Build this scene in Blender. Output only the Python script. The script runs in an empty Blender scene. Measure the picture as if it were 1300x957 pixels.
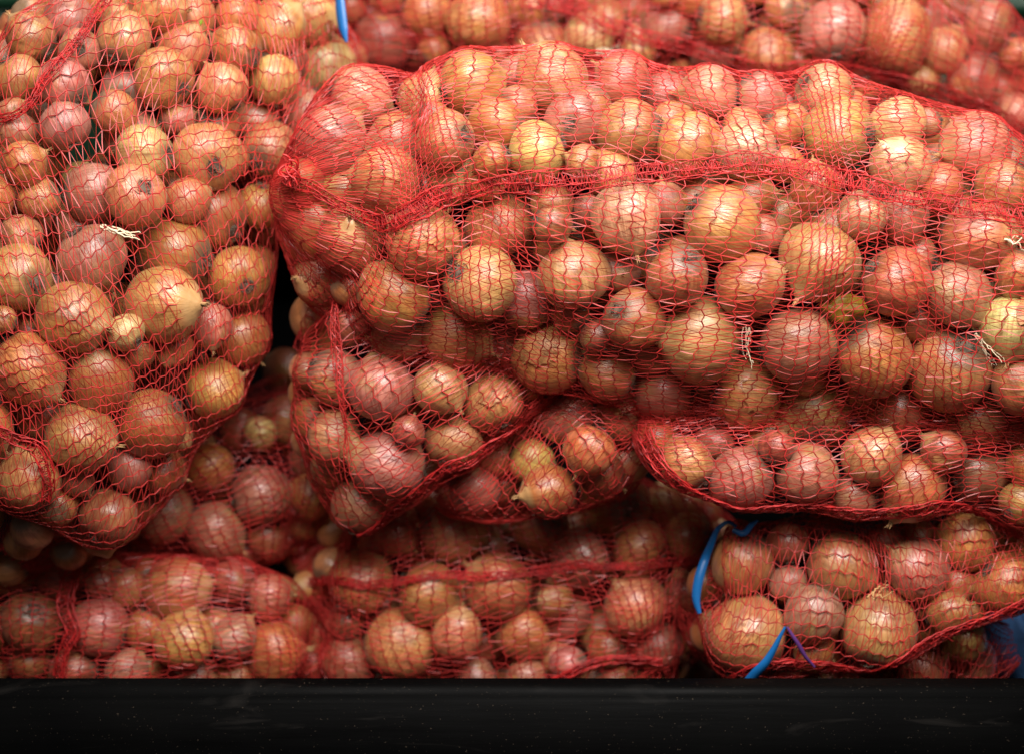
import bpy, math, random
import numpy as np
from mathutils import Vector, Matrix

random.seed(7)
rng = np.random.default_rng(7)
S = bpy.context.scene
COL = S.collection
R = math.radians

# ------------------------------------------------------------------ camera
PITCH, DIST, LENS = R(28), 1.30, 58.5
FPX = 1300 * LENS / 36.0
FOCUS = np.array([0.0, 0.0, 0.62])
VD = np.array([0.0, math.cos(PITCH), -math.sin(PITCH)])     # view direction
VR = np.array([1.0, 0.0, 0.0])
VU = np.array([0.0, math.sin(PITCH), math.cos(PITCH)])
CAM = FOCUS - VD * DIST
cd = bpy.data.cameras.new('camera')
cam = bpy.data.objects.new('camera', cd)
COL.objects.link(cam)
cam.location = CAM
cam.rotation_euler = (math.pi / 2 - PITCH, 0, 0)
cd.lens, cd.sensor_width, cd.clip_start, cd.clip_end = LENS, 36, 0.02, 50
cd.dof.use_dof = True
cd.dof.focus_distance = DIST + 0.015
cd.dof.aperture_fstop = 2.6
S.camera = cam

# ------------------------------------------------------------------ light (market hall: strip lamps overhead, dim hall)
W = bpy.data.worlds.new('World')
S.world = W
W.use_nodes = True
W.node_tree.nodes['Background'].inputs[0].default_value = (1.0, 0.93, 0.88, 1)
W.node_tree.nodes['Background'].inputs[1].default_value = 0.045


def area(name, loc, target, sx, sy, power, color, spread):
    l = bpy.data.lights.new(name, 'AREA')
    l.shape, l.size, l.size_y, l.energy, l.color = 'RECTANGLE', sx, sy, power, color
    l.spread = R(spread)          # strip lamp, beam angle limited to shape its falloff
    o = bpy.data.objects.new(name, l)
    COL.objects.link(o)
    o.location = loc
    o.rotation_euler = (Vector(target) - Vector(loc)).to_track_quat('-Z', 'Y').to_euler()
    return o


area('hanging_lamp', (0.16, -0.33, 1.62), (0.14, 0.10, 0.80), 1.10, 0.60, 18.5, (1.0, 0.95, 0.90), 120)
area('ceiling_lamp', (0.0, 0.75, 2.4), (0.0, 0.2, 0.8), 1.6, 0.35, 9, (1.0, 0.95, 0.90), 110)

S.view_settings.view_transform = 'Standard'
S.view_settings.look = 'None'
S.view_settings.gamma = 1
S.view_settings.exposure = 0.0
S.view_settings.use_curve_mapping = False
S.cycles.use_denoising = True
S.cycles.max_bounces = 5
S.cycles.diffuse_bounces = 3
S.cycles.glossy_bounces = 2
S.cycles.sample_clamp_indirect = 4


# ------------------------------------------------------------------ helpers
def pix(x, y, w):
    """a photograph point (1300 px wide) at w metres behind the plane of focus -> world point(s)"""
    x, y, w = np.asarray(x, float), np.asarray(y, float), np.asarray(w, float)
    t = DIST + w
    return (CAM + t[..., None] * (VD + ((x - 650) / FPX)[..., None] * VR + ((478.5 - y) / FPX)[..., None] * VU))


def proj(P):
    q = np.asarray(P) - CAM
    t = q @ VD
    return 650 + (q @ VR) / t * FPX, 478.5 - (q @ VU) / t * FPX, t


def unit(v):
    return v / np.maximum(np.linalg.norm(v, axis=-1, keepdims=True), 1e-9)


def link(name, data, parent=None, mat=None):
    o = bpy.data.objects.new(name, data)
    COL.objects.link(o)
    if parent is not None:
        o.parent = parent
    if mat is not None and data is not None and not data.materials:
        data.materials.append(mat)
    return o


def mesh_np(name, V, F, smooth=True):
    """V (n,3), F (m,k) all faces with the same corner count"""
    me = bpy.data.meshes.new(name)
    V, F = np.asarray(V, np.float32), np.asarray(F, np.int32)
    me.vertices.add(len(V))
    me.vertices.foreach_set('co', V.ravel())
    me.loops.add(F.size)
    me.loops.foreach_set('vertex_index', F.ravel())
    me.polygons.add(len(F))
    k = F.shape[1]
    me.polygons.foreach_set('loop_start', np.arange(0, F.size, k, dtype=np.int32))
    me.polygons.foreach_set('loop_total', np.full(len(F), k, np.int32))
    me.update(calc_edges=True)
    me.validate()
    me.polygons.foreach_set('use_smooth', np.full(len(me.polygons), smooth))
    return me


class MB:
    """collects quads"""
    def __init__(s):
        s.V, s.F, s.n = [], [], 0

    def add(s, V, F):
        V = np.asarray(V).reshape(-1, 3)
        s.V.append(V)
        s.F.append(np.asarray(F).reshape(-1, 4) + s.n)
        s.n += len(V)

    def prisms(s, P0, P1, N, r, flat=1.0):
        """three-sided threads between point arrays"""
        d = unit(P1 - P0)
        side = unit(np.cross(d, N)) * np.asarray(r).reshape(-1, 1)
        up = N * np.asarray(r).reshape(-1, 1) * flat
        V = np.stack([P0 - side - up * .5, P0 + side - up * .5, P0 + up, P1 - side - up * .5, P1 + side - up * .5, P1 + up], 1)
        b = (np.arange(len(P0)) * 6)[:, None]
        F = np.concatenate([b + [0, 1, 4, 3], b + [1, 2, 5, 4], b + [2, 0, 3, 5]], 0)
        s.add(V, F)

    def ribbons(s, Pm, Wd):
        """flat tapes: Pm (n,k,3) points, Wd (n,k,3) half width vectors"""
        n, k = Pm.shape[:2]
        V = np.concatenate([Pm - Wd, Pm + Wd], 1)
        b = (np.arange(n) * 2 * k)[:, None]
        F = [b + [j, j + 1, k + j + 1, k + j] for j in range(k - 1)]
        s.add(V, np.concatenate(F, 0))

    def tube(s, P, r, n=5, N=None):
        P = np.asarray(P, float)
        r = np.broadcast_to(np.asarray(r, float), (len(P),))
        T = unit(np.gradient(P, axis=0))
        ref = np.array([0.31, 0.17, 0.93]) if N is None else N
        a = unit(np.cross(T, ref))
        b = np.cross(T, a)
        th = np.linspace(0, 2 * math.pi, n, endpoint=False)
        V = P[:, None] + r[:, None, None] * (np.cos(th)[None, :, None] * a[:, None] + np.sin(th)[None, :, None] * b[:, None])
        F = []
        for i in range(len(P) - 1):
            for j in range(n):
                F.append([i * n + j, i * n + (j + 1) % n, (i + 1) * n + (j + 1) % n, (i + 1) * n + j])
        s.add(V, F)

    def build(s, name, mat, parent=None, smooth=True):
        me = mesh_np(name, np.concatenate(s.V), np.concatenate(s.F), smooth)
        return link(name, me, parent, mat)


# ------------------------------------------------------------------ materials
def mat(name):
    m = bpy.data.materials.new(name)
    m.use_nodes = True
    nt = m.node_tree
    return m, nt, nt.nodes['Principled BSDF']


def node(nt, t, **kw):
    n = nt.nodes.new(t)
    for k, v in kw.items():
        setattr(n, k, v)
    return n


def ramp(nt, src, pts):
    r = node(nt, 'ShaderNodeValToRGB')
    el = r.color_ramp.elements
    while len(el) < len(pts):
        el.new(0.5)
    for e, (p, c) in zip(el, pts):
        e.position = p
        e.color = c if len(c) == 4 else (*c, 1)
    nt.links.new(src, r.inputs[0])
    return r.outputs[0]


def mixc(nt, a, b, f, mode='MIX'):
    m = node(nt, 'ShaderNodeMix', data_type='RGBA', blend_type=mode)
    for sock, v in ((m.inputs[0], f), (m.inputs[6], a), (m.inputs[7], b)):
        if hasattr(v, 'links'):
            nt.links.new(v, sock)
        else:
            sock.default_value = v if not isinstance(v, tuple) or len(v) == 4 else (*v, 1)
    return m.outputs[2]


def math_n(nt, op, a, b=None):
    m = node(nt, 'ShaderNodeMath', operation=op)
    for i, v in enumerate((a, b)):
        if v is None:
            continue
        if hasattr(v, 'links'):
            nt.links.new(v, m.inputs[i])
        else:
            m.inputs[i].default_value = v
    return m.outputs[0]


def skin_material(name, island):
    m, nt, bs = mat(name)
    L = nt.links.new
    if island:
        geo = node(nt, 'ShaderNodeNewGeometry')
        rnd = geo.outputs['Random Per Island']
        base = ramp(nt, rnd, [(0, (.36, .11, .035)), (.3, (.50, .19, .055)), (.55, (.44, .16, .075)), (.8, (.56, .26, .08)), (1, (.40, .13, .05))])
        att = node(nt, 'ShaderNodeAttribute', attribute_name='local')
        loc = att.outputs['Vector']
    else:
        oi = node(nt, 'ShaderNodeObjectInfo')
        rnd, base = oi.outputs['Random'], oi.outputs['Color']
        tc = node(nt, 'ShaderNodeTexCoord')
        loc = tc.outputs['Object']
    sep = node(nt, 'ShaderNodeSeparateXYZ')
    L(loc, sep.inputs[0])
    flat = node(nt, 'ShaderNodeCombineXYZ')
    L(sep.outputs[0], flat.inputs[0]); L(sep.outputs[1], flat.inputs[1])
    nrm = node(nt, 'ShaderNodeVectorMath', operation='NORMALIZE')
    L(flat.outputs[0], nrm.inputs[0])
    w = math_n(nt, 'MULTIPLY', rnd, 57.0)

    def meridian(k, kz, detail, rough=0.55):
        sc = node(nt, 'ShaderNodeVectorMath', operation='SCALE')
        L(nrm.outputs[0], sc.inputs[0]); sc.inputs['Scale'].default_value = k
        c = node(nt, 'ShaderNodeVectorMath', operation='ADD')
        z = math_n(nt, 'MULTIPLY', sep.outputs[2], kz)
        cz = node(nt, 'ShaderNodeCombineXYZ'); L(z, cz.inputs[2])
        L(sc.outputs[0], c.inputs[0]); L(cz.outputs[0], c.inputs[1])
        n = node(nt, 'ShaderNodeTexNoise', noise_dimensions='4D')
        n.inputs['Scale'].default_value = 1
        n.inputs['Detail'].default_value = detail
        n.inputs['Roughness'].default_value = rough
        L(c.outputs[0], n.inputs['Vector']); L(w, n.inputs['W'])
        return n.outputs['Fac']

    def blot(k, detail, dist=0.0, plus=0.0):
        n = node(nt, 'ShaderNodeTexNoise', noise_dimensions='4D')
        n.inputs['Scale'].default_value = k
        n.inputs['Detail'].default_value = detail
        n.inputs['Distortion'].default_value = dist
        L(loc, n.inputs['Vector'])
        L(math_n(nt, 'ADD', w, plus), n.inputs['W'])
        return n.outputs['Fac']

    broad = meridian(3.0, 0.7, 3)
    fine = meridian(17.0, 0.8, 4, .65)
    c = mixc(nt, base, ramp(nt, broad, [(.3, (.62, .50, .44)), (.5, (1, 1, 1)), (.72, (1.28, 1.3, 1.2))]), 0.85, 'MULTIPLY')
    c = mixc(nt, c, ramp(nt, fine, [(.36, (.62, .48, .40)), (.5, (1, 1, 1)), (.68, (1.14, 1.12, 1.02))]), 0.9, 'MULTIPLY')
    # the outer skin has come off in places: paler, yellower skin below, with a hard torn edge
    peel = ramp(nt, blot(1.15, 4, .5, 3.3), [(.575, (0, 0, 0)), (.59, (1, 1, 1))])
    c = mixc(nt, c, mixc(nt, c, (1.35, 1.5, 1.6), 1.0, 'MULTIPLY'), math_n(nt, 'MULTIPLY', peel, .45))
    edge = ramp(nt, blot(1.15, 4, .5, 3.3), [(.555, (0, 0, 0)), (.575, (1, 1, 1)), (.58, (1, 1, 1)), (.588, (0, 0, 0))])
    c = mixc(nt, c, (.20, .075, .03), math_n(nt, 'MULTIPLY', edge, .30))
    # reddish and greenish blushes, grey soil marks
    c = mixc(nt, c, (.46, .12, .07), ramp(nt, blot(1.6, 3, .3, 9.1), [(.5, (0, 0, 0)), (.75, (.55, .55, .55))]))
    c = mixc(nt, c, (.42, .36, .09), ramp(nt, blot(1.2, 2, 0, 21.), [(.56, (0, 0, 0)), (.8, (.5, .5, .5))]))
    c = mixc(nt, c, (.13, .09, .07), ramp(nt, blot(5.5, 5, 1.2, 31.), [(.68, (0, 0, 0)), (.80, (.6, .6, .6))]))
    # dry yellow shoulder at the neck, brown ring at the root plate
    c = mixc(nt, c, (.50, .30, .12), ramp(nt, sep.outputs[2], [(.86, (0, 0, 0)), (1.0, (.7, .7, .7))]))
    zb = math_n(nt, 'MULTIPLY', sep.outputs[2], -1)
    c = mixc(nt, c, (.15, .10, .06), ramp(nt, zb, [(.76, (0, 0, 0)), (.9, (.8, .8, .8))]))
    L(c, bs.inputs['Base Color'])
    rg = node(nt, 'ShaderNodeMapRange')
    L(blot(3.0, 4, 0, 41.), rg.inputs[0])
    rg.inputs['From Min'].default_value, rg.inputs['From Max'].default_value = .3, .7
    rg.inputs['To Min'].default_value, rg.inputs['To Max'].default_value = .24, .60
    L(rg.outputs[0], bs.inputs['Roughness'])
    bs.inputs['Specular IOR Level'].default_value = .9
    bs.inputs['Sheen Weight'].default_value = .05
    b1 = node(nt, 'ShaderNodeBump'); b1.inputs['Strength'].default_value = .30; b1.inputs['Distance'].default_value = .0012
    L(fine, b1.inputs['Height'])
    b2 = node(nt, 'ShaderNodeBump'); b2.inputs['Strength'].default_value = .22; b2.inputs['Distance'].default_value = .003
    L(math_n(nt, 'SUBTRACT', blot(4, 3, .4, 51.), math_n(nt, 'MULTIPLY', peel, .12)), b2.inputs['Height']); L(b1.outputs[0], b2.inputs['Normal'])
    L(b2.outputs[0], bs.inputs['Normal'])
    return m


M_SKIN = skin_material('onion_skin', False)
M_FILL = skin_material('onion_skin_inner', True)


def simple(name, col, rough, spec=.5, var=0.0, scale=60, transl=0.0):
    m, nt, bs = mat(name)
    L = nt.links.new
    n = node(nt, 'ShaderNodeTexNoise')
    n.inputs['Scale'].default_value = scale
    n.inputs['Detail'].default_value = 4
    tc = node(nt, 'ShaderNodeTexCoord')
    L(tc.outputs['Object'], n.inputs['Vector'])
    lo, hi = tuple(x * (1 - var) for x in col), tuple(min(x * (1 + var), 1) for x in col)
    c = ramp(nt, n.outputs['Fac'], [(.3, lo), (.7, hi)])
    L(c, bs.inputs['Base Color'])
    bs.inputs['Roughness'].default_value = rough
    bs.inputs['Specular IOR Level'].default_value = spec
    if transl:
        t = node(nt, 'ShaderNodeBsdfTranslucent')
        L(c, t.inputs[0])
        mx = node(nt, 'ShaderNodeMixShader')
        mx.inputs[0].default_value = transl
        L(bs.outputs[0], mx.inputs[1]); L(t.outputs[0], mx.inputs[2])
        L(mx.outputs[0], nt.nodes['Material Output'].inputs[0])
    return m


M_NET = simple('red_net_thread', (.53, .038, .034), .36, .42, .30, 40, .25)
M_SEAM = simple('red_seam_thread', (.55, .026, .026), .40, .45, .35, 90, .25)
M_NECK = simple('dry_neck', (.44, .25, .11), .75, .2, .5, 6)
M_ROOT = simple('root_hair', (.15, .115, .085), .9, .1, .6, 5)
M_FLAKE = simple('loose_skin', (.56, .27, .10), .4, .4, .45, 3, .25)
M_PALE = simple('pale_fibre', (.66, .55, .38), .8, .2, .3, 30)
M_GREEN = simple('green_sprout', (.28, .50, .05), .45, .4, .3, 30)
M_LEAF = simple('dry_leaf', (.22, .13, .012), .45, .4, .5, 40, .2)
M_BLUE = simple('blue_tie', (.008, .12, .36), .36, .5, .15, 30, .1)
M_PURPLE = simple('purple_thread', (.10, .03, .16), .5, .4, .2, 30)
M_BIN = simple('green_plastic', (.010, .045, .022), .45, .4, .2, 8)
M_BLUEP = simple('blue_plastic', (.08, .20, .46), .5, .4, .1, 12)
M_BLACK = simple('black_plastic', (.0016, .0016, .0018), .65, .04, .3, 15)


def worn_black():
    m, nt, bs = mat('worn_black_board')
    L = nt.links.new
    tc = node(nt, 'ShaderNodeTexCoord')

    def tex(scale, detail, stretch, dist=0.0):
        mp = node(nt, 'ShaderNodeMapping')
        mp.inputs['Scale'].default_value = stretch
        L(tc.outputs['Object'], mp.inputs[0])
        n = node(nt, 'ShaderNodeTexNoise')
        n.inputs['Scale'].default_value, n.inputs['Detail'].default_value, n.inputs['Distortion'].default_value = scale, detail, dist
        L(mp.outputs[0], n.inputs['Vector'])
        return n.outputs['Fac']
    c = ramp(nt, tex(9, 6, (1, 1, 1)), [(.3, (.0008, .0008, .0009)), (.7, (.002, .002, .002))])
    c = mixc(nt, c, (.035, .031, .028), ramp(nt, tex(16, 8, (.5, 1, 2.5), 1.5), [(.60, (0, 0, 0)), (.80, (.3, .3, .3))]))      # scuffs along the board
    c = mixc(nt, c, (.06, .045, .032), ramp(nt, tex(420, 2, (1, 1, 1)), [(.70, (0, 0, 0)), (.76, (.6, .6, .6))]))           # dust and crumbs of skin
    L(c, bs.inputs['Base Color'])
    L(ramp(nt, tex(14, 6, (.3, 1, 3)), [(.3, (.38, .38, .38)), (.7, (.75, .75, .75))]), bs.inputs['Roughness'])
    bs.inputs['Specular IOR Level'].default_value = .05
    b = node(nt, 'ShaderNodeBump')
    b.inputs['Strength'].default_value, b.inputs['Distance'].default_value = .3, .002
    L(tex(30, 6, (.2, 1, 2)), b.inputs['Height'])
    L(b.outputs[0], bs.inputs['Normal'])
    return m


M_BOARD = worn_black()

# ------------------------------------------------------------------ data read from the photograph
# sack: (px, py, half width px, front depth m) along its axis; 'ang' turns the net; 'span' is the depth / width ratio
SACKS = {
    'A': dict(axis=[(350, 244, 12, .07), (358, 245, 40, .05), (375, 246, 80, .025), (400, 247, 116, .012), (430, 250, 150, .005), (490, 266, 186, .0), (590, 266, 204, .0), (700, 279, 212, .0),
                    (800, 302, 219, .0), (900, 318, 226, .0), (1000, 330, 238, .0), (1100, 335, 232, .0), (1200, 352, 222, .0), (1300, 372, 208, .0),
                    (1390, 388, 170, .02), (1430, 395, 60, .06)], ang=84),
    'B': dict(axis=[(325, -150, 90, .30), (300, -80, 150, .23), (266, 0, 178, .16), (214, 100, 214, .085), (152, 200, 232, .04), (128, 300, 246, .02), (95, 400, 244, .015),
                    (58, 500, 232, .02), (28, 590, 205, .03), (-5, 660, 150, .06), (-30, 715, 60, .10)], ang=52),
    'C': dict(axis=[(436, 20, 30, .34), (470, 10, 80, .28), (540, 5, 115, .26), (680, 0, 140, .25), (850, 5, 150, .24), (1000, 25, 150, .23),
                    (1130, 50, 142, .23), (1215, 98, 104, .24), (1265, 120, 92, .25), (1300, 146, 72, .265), (1325, 162, 30, .29)], ang=80),
    'D': dict(axis=[(386, 480, 30, .15), (396, 482, 74, .12), (414, 488, 116, .09), (446, 496, 160, .07), (500, 490, 163, .06), (560, 472, 136, .06), (640, 455, 108, .07),
                    (715, 445, 62, .09), (745, 440, 20, .12)], ang=70),
    'F': dict(axis=[(806, 540, 8, .09), (840, 560, 48, .06), (890, 565, 68, .05), (960, 570, 84, .045), (1060, 572, 84, .045), (1180, 568, 84, .045),
                    (1260, 580, 88, .05), (1330, 610, 92, .06), (1390, 620, 40, .09)], ang=75),
    'G': dict(axis=[(884, 745, 30, 0.140), (905, 755, 88, 0.110), (960, 762, 112, 0.090), (1040, 755, 112, 0.085), (1110, 752, 112, 0.085), (1180, 730, 98, 0.085),
                    (1260, 712, 84, 0.090), (1330, 700, 70, 0.100), (1370, 700, 30, 0.130)], ang=12),
    'K': dict(axis=[(556, 632, 15, .17), (600, 622, 52, .13), (660, 592, 84, .10), (730, 560, 104, .08), (790, 545, 88, .08), (838, 540, 24, .11)], ang=70),
    'E': dict(axis=[(362, 745, 30, 0.235), (400, 740, 100, 0.205), (480, 745, 140, 0.185), (600, 745, 155, 0.175), (720, 745, 160, 0.170), (820, 745, 155, 0.175),
                    (890, 755, 130, 0.185), (930, 770, 60, 0.215)], ang=80),
    'I': dict(axis=[(120, 650, 20, .24), (170, 645, 66, .205), (240, 625, 92, .19), (310, 612, 104, .195), (370, 612, 104, .21), (430, 640, 74, .23), (465, 655, 24, .26)], ang=80),
    'H': dict(axis=[(-70, 790, 40, 0.190), (-20, 790, 95, 0.160), (80, 790, 112, 0.150), (200, 792, 112, 0.150), (300, 800, 100, 0.170), (390, 815, 70, 0.210), (430, 825, 20, 0.240)], ang=84),
    'J': dict(axis=[(960, 880, 20, 0.170), (1000, 870, 45, 0.150), (1100, 860, 62, 0.140), (1190, 840, 70, 0.135), (1250, 826, 58, 0.140), (1290, 815, 20, 0.160)], ang=20),
}
# onion: x, y, radius px, colour, optional (kind, fx, fy): r root end, n neck, s green sprout at the neck
ONIONS = {
    'A': '''457 123 38 k;537 122 30 k;598 108 44 g;420 183 42 p;502 176 36 p;567 178 36 g r 592 175;573 215 34 y;493 230 42 g;632 158 34 o;625 203 22 o;
702 102 44 g;728 152 35 p r 720 162;790 104 36 p;850 115 30 p;800 165 38 o;684 193 38 y;740 207 22 o;875 184 40 g;902 122 36 p;948 190 38 k;966 122 30 p;930 150 24 p;655 90 26 p;
1045 117 36 k;1066 170 44 g;1138 157 36 y;995 127 26 p;993 162 24 o;1240 188 42 p;1143 212 36 k n 1120 190;1185 152 18 p;1070 212 26 p n 1066 190;1292 195 28 p;
428 236 33 g;394 280 42 o;446 305 42 o n 452 289;412 352 36 o n 388 352;538 308 45 g;502 378 43 o;609 358 48 y r 577 345;634 284 44 g;507 425 36 p;578 426 42 o;640 430 34 p;
728 352 45 g n 715 305;795 275 43 k n 800 320;850 256 26 p;915 284 47 g r 874 258;861 350 38 o r 872 329;804 405 38 o r 781 395;950 364 41 o n 985 350;890 431 54 g n 836 436;668 378 36 p;788 340 27 p n 790 345;700 285 25 d;
747 262 20 p;960 245 28 o;975 292 24 p;1041 331 51 g n 1008 375;1136 358 43 o;1095 272 32 k;1150 272 32 p;1240 302 42 o n 1276 304;1217 372 39 p n 1240 402;1178 322 24 p;1275 237 36 o;1293 347 28 o;1285 415 42 y n 1275 455;1200 236 32 o;1035 240 30 o;
697 452 44 g r 738 459;772 474 34 o;845 497 40 p r 884 495;945 498 46 g;1012 438 46 p s 1056 427;1108 450 47 o;1206 467 52 g r 1216 440;1031 526 49 y r 1028 557;1140 524 38 d;1236 535 40 o;1293 490 36 o;1296 545 26 d;1187 545 24 p;760 428 22 d;1335 300 40 o;1340 420 40 p;1330 500 36 o''',
    'B': '''83 22 30 p;40 48 30 o;143 20 22 g r 144 25;158 51 32 g;200 8 36 o n 247 16;225 58 31 o s 243 34;297 18 28 o;300 62 30 o;267 40 22 p;100 63 26 p r 107 69;22 98 30 g;82 108 32 p;148 106 31 p r 150 118;
209 100 38 g;284 114 32 g;262 146 30 o r 259 144;213 142 22 p;313 143 28 p;83 161 31 p;150 166 36 p;180 193 36 y;264 200 43 g r 281 217;20 167 24 p;31 209 29 o;8 140 18 p;
347 37 36 o;390 20 35 y;414 85 40 y s 420 48;347 99 32 y;385 143 31 p;335 142 26 p;343 189 33 g r 329 208;446 72 20 d;328 72 20 o;74 216 20 y;108 240 36 p r 74 243;173 249 38 g r 193 240;263 270 43 o;327 258 30 g;
82 284 34 p;18 296 24 g;110 325 44 p;212 318 44 o r 259 330;160 335 24 d;24 352 41 g r 55 362;304 352 38 g r 318 369;93 402 45 o n 132 412;207 386 46 g n 250 388;160 423 24 y;268 412 26 p;306 428 35 o;5 406 16 o;20 420 22 d;
37 468 44 g;123 484 39 o s 116 453;210 466 41 p;266 492 38 g r 231 510;192 537 43 o;102 554 44 g n 148 561;35 528 30 d;38 610 38 g;86 608 22 p;158 592 28 p;198 598 30 d;136 656 37 o;-12 250 30 o;-15 540 30 o''',
    'C': '''487 53 37 d;470 8 30 d;540 14 34 o;607 28 40 o;550 64 20 o;526 62 16 d;688 62 34 o;750 45 30 y;775 13 25 g;810 66 22 g;815 33 17 k;853 22 30 p;915 24 34 g;908 66 28 p;972 72 34 o;675 20 32 o;940 5 22 p;805 -6 24 o;
995 27 28 o;1057 42 40 p;1138 50 44 o n 1142 5;1180 95 22 y;1203 62 28 g;1237 52 26 p;1241 97 32 p;1282 106 26 p;1255 30 30 p;1290 68 20 g;1287 148 28 k;1182 15 32 p;1070 2 30 p;1060 82 18 o;880 -8 26 o;1020 70 20 d''',
    'D': '''400 405 30 g;443 412 28 d;422 478 34 p;485 494 41 p;558 490 33 g n 582 520;627 512 37 g;424 555 36 g n 455 560;576 562 37 g r 564 592;494 588 45 p n 443 574;456 640 34 p;600 466 18 o;518 548 20 d;520 440 30 d''',
    'F': '''873 588 32 g r 893 616;942 605 37 p;1023 600 37 p;1106 580 36 g;1088 630 28 p;1160 617 40 o;1250 600 37 p r 1218 612;1294 638 26 g;912 560 24 p;1060 560 24 d;1200 572 26 d;985 568 22 d;1310 590 30 o''',
    'G': '''943 713 38 o;948 808 50 g r 938 855;1034 778 35 p;1066 716 41 o n 1102 738;1165 722 38 p n 1125 692;1116 800 46 g;1226 688 36 g;1272 738 40 o;1006 742 24 p;1035 828 26 o;1203 777 26 o s 1222 765;1000 690 26 d;1128 690 24 p;1178 772 22 d;1050 672 24 d;1320 700 34 o''',
    'K': '''727 528 36 p;748 569 32 o;790 526 36 o;674 586 28 y;698 622 32 o n 662 630;602 622 32 p r 588 640;765 602 28 d;640 620 24 d''',
    'E': '''390 722 32 o;405 770 26 d;458 741 37 o;543 752 39 o;508 818 44 g;445 838 36 p;579 805 31 g n 582 770;612 822 28 d;634 744 42 o n 597 720;575 672 42 g;500 678 24 d;602 862 28 p;537 857 22 o;437 790 24 d;
782 640 43 o r 797 641;685 664 36 o r 704 656;738 708 38 p;815 697 35 o;875 682 30 o;717 783 38 p;807 769 41 g n 779 738;663 805 34 g;765 812 30 o;835 822 30 p;868 757 28 d;882 808 24 o;722 842 22 p;668 860 26 p;885 862 26 o;735 745 24 p;548 645 26 o;830 872 26 d;780 868 26 o;480 874 26 o''',
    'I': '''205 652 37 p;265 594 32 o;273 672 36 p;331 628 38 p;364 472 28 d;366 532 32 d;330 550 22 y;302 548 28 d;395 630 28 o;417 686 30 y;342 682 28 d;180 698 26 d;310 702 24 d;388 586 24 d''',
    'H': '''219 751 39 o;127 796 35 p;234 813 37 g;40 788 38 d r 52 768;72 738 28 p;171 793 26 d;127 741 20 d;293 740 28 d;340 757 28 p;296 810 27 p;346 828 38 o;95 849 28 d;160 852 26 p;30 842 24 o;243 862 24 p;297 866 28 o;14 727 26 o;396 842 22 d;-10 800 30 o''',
    'J': '''1220 808 31 y n 1193 831;1240 846 34 p;1170 848 32 d;1032 866 28 g;1100 872 30 d''',
}
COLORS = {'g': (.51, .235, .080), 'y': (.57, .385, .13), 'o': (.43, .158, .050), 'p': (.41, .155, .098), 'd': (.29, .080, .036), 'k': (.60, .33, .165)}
CNAME = {'g': 'golden', 'y': 'yellow', 'o': 'orange brown', 'p': 'pinkish brown', 'd': 'dark reddish', 'k': 'pale peach'}
SNAME = {'A': 'big top sack', 'B': 'left sack', 'C': 'rear sack', 'D': 'knot-side sack', 'F': 'slim right sack', 'G': 'lower right sack',
         'K': 'small middle sack', 'E': 'bottom centre sack', 'I': 'dark recessed sack', 'H': 'bottom left sack', 'J': 'corner sack'}
SLABEL = {
    'A': 'largest red mesh onion sack, knotted at one end, lying on top of the pile',
    'B': 'tall red mesh sack of onions slumping down the left edge of the pile',
    'C': 'blurred red mesh sack of onions behind the big top sack',
    'D': 'red mesh sack with a slanting hem just below the knotted end of the big sack',
    'F': 'slim red mesh sack with curved hem squeezed under the right half of the big sack',
    'G': 'red mesh sack with blue ties at the lower right',
    'K': 'small bulge of red mesh sack between the slanting hem and the curved hem',
    'E': 'red mesh sack at the bottom centre with a level seam across it',
    'I': 'shaded red mesh sack deep in the hollow beside the left sack',
    'H': 'dim red mesh sack in the bottom left corner',
    'J': 'red mesh sack end under the lower right sack beside the blue plastic',
}
# seams and hems: (points, width px, kind)
SEAMS = {
    'A': [('seam', [(357, 218), (372, 228), (395, 241), (425, 262), (455, 276), (480, 285), (492, 284), (512, 272), (545, 255), (580, 247)], 17),
          ('seam', [(492, 284), (530, 262), (575, 252), (620, 240), (700, 231), (780, 222), (860, 214), (950, 205), (1000, 209), (1050, 222), (1100, 236), (1200, 256), (1310, 274)], 27)],
    'B': [('seam', [(138, -8), (118, 22), (100, 46), (72, 80), (52, 105), (35, 132), (15, 147), (-8, 152)], 12),
          ('hem', [(-10, 540), (10, 552), (25, 564), (42, 563), (52, 574), (60, 590), (64, 612), (60, 640)], 13)],
    'C': [('seam', [(660, -6), (735, 10), (775, 32), (837, 55), (900, 72), (950, 92), (1050, 88), (1100, 96), (1150, 108), (1212, 128), (1250, 145), (1300, 172)], 20)],
    'D': [('hem', [(722, 500), (705, 517), (680, 535), (655, 552), (625, 565), (600, 585), (560, 600), (535, 622), (500, 650), (470, 680), (452, 692)], 16)],
    'F': [('hem', [(814, 546), (824, 572), (845, 603), (872, 624), (905, 640), (935, 652), (975, 648), (1030, 646), (1090, 655), (1150, 652), (1200, 643), (1245, 655), (1285, 680), (1310, 705)], 17)],
    'G': [('hem', [(925, 866), (960, 848), (1010, 845), (1060, 848), (1105, 857), (1140, 842), (1180, 815), (1230, 795), (1270, 782), (1310, 762)], 11)],
    'E': [('seam', [(366, 735), (420, 735), (480, 738), (560, 726), (620, 728), (700, 718), (780, 716), (860, 712), (900, 712)], 9),
          ('hem', [(700, 868), (722, 858), (760, 842), (800, 838), (840, 842)], 9)],
    'H': [('hem', [(96, 715), (86, 740), (84, 770), (92, 800), (80, 830), (70, 862)], 17)],
    'A2': [],
}


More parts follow.
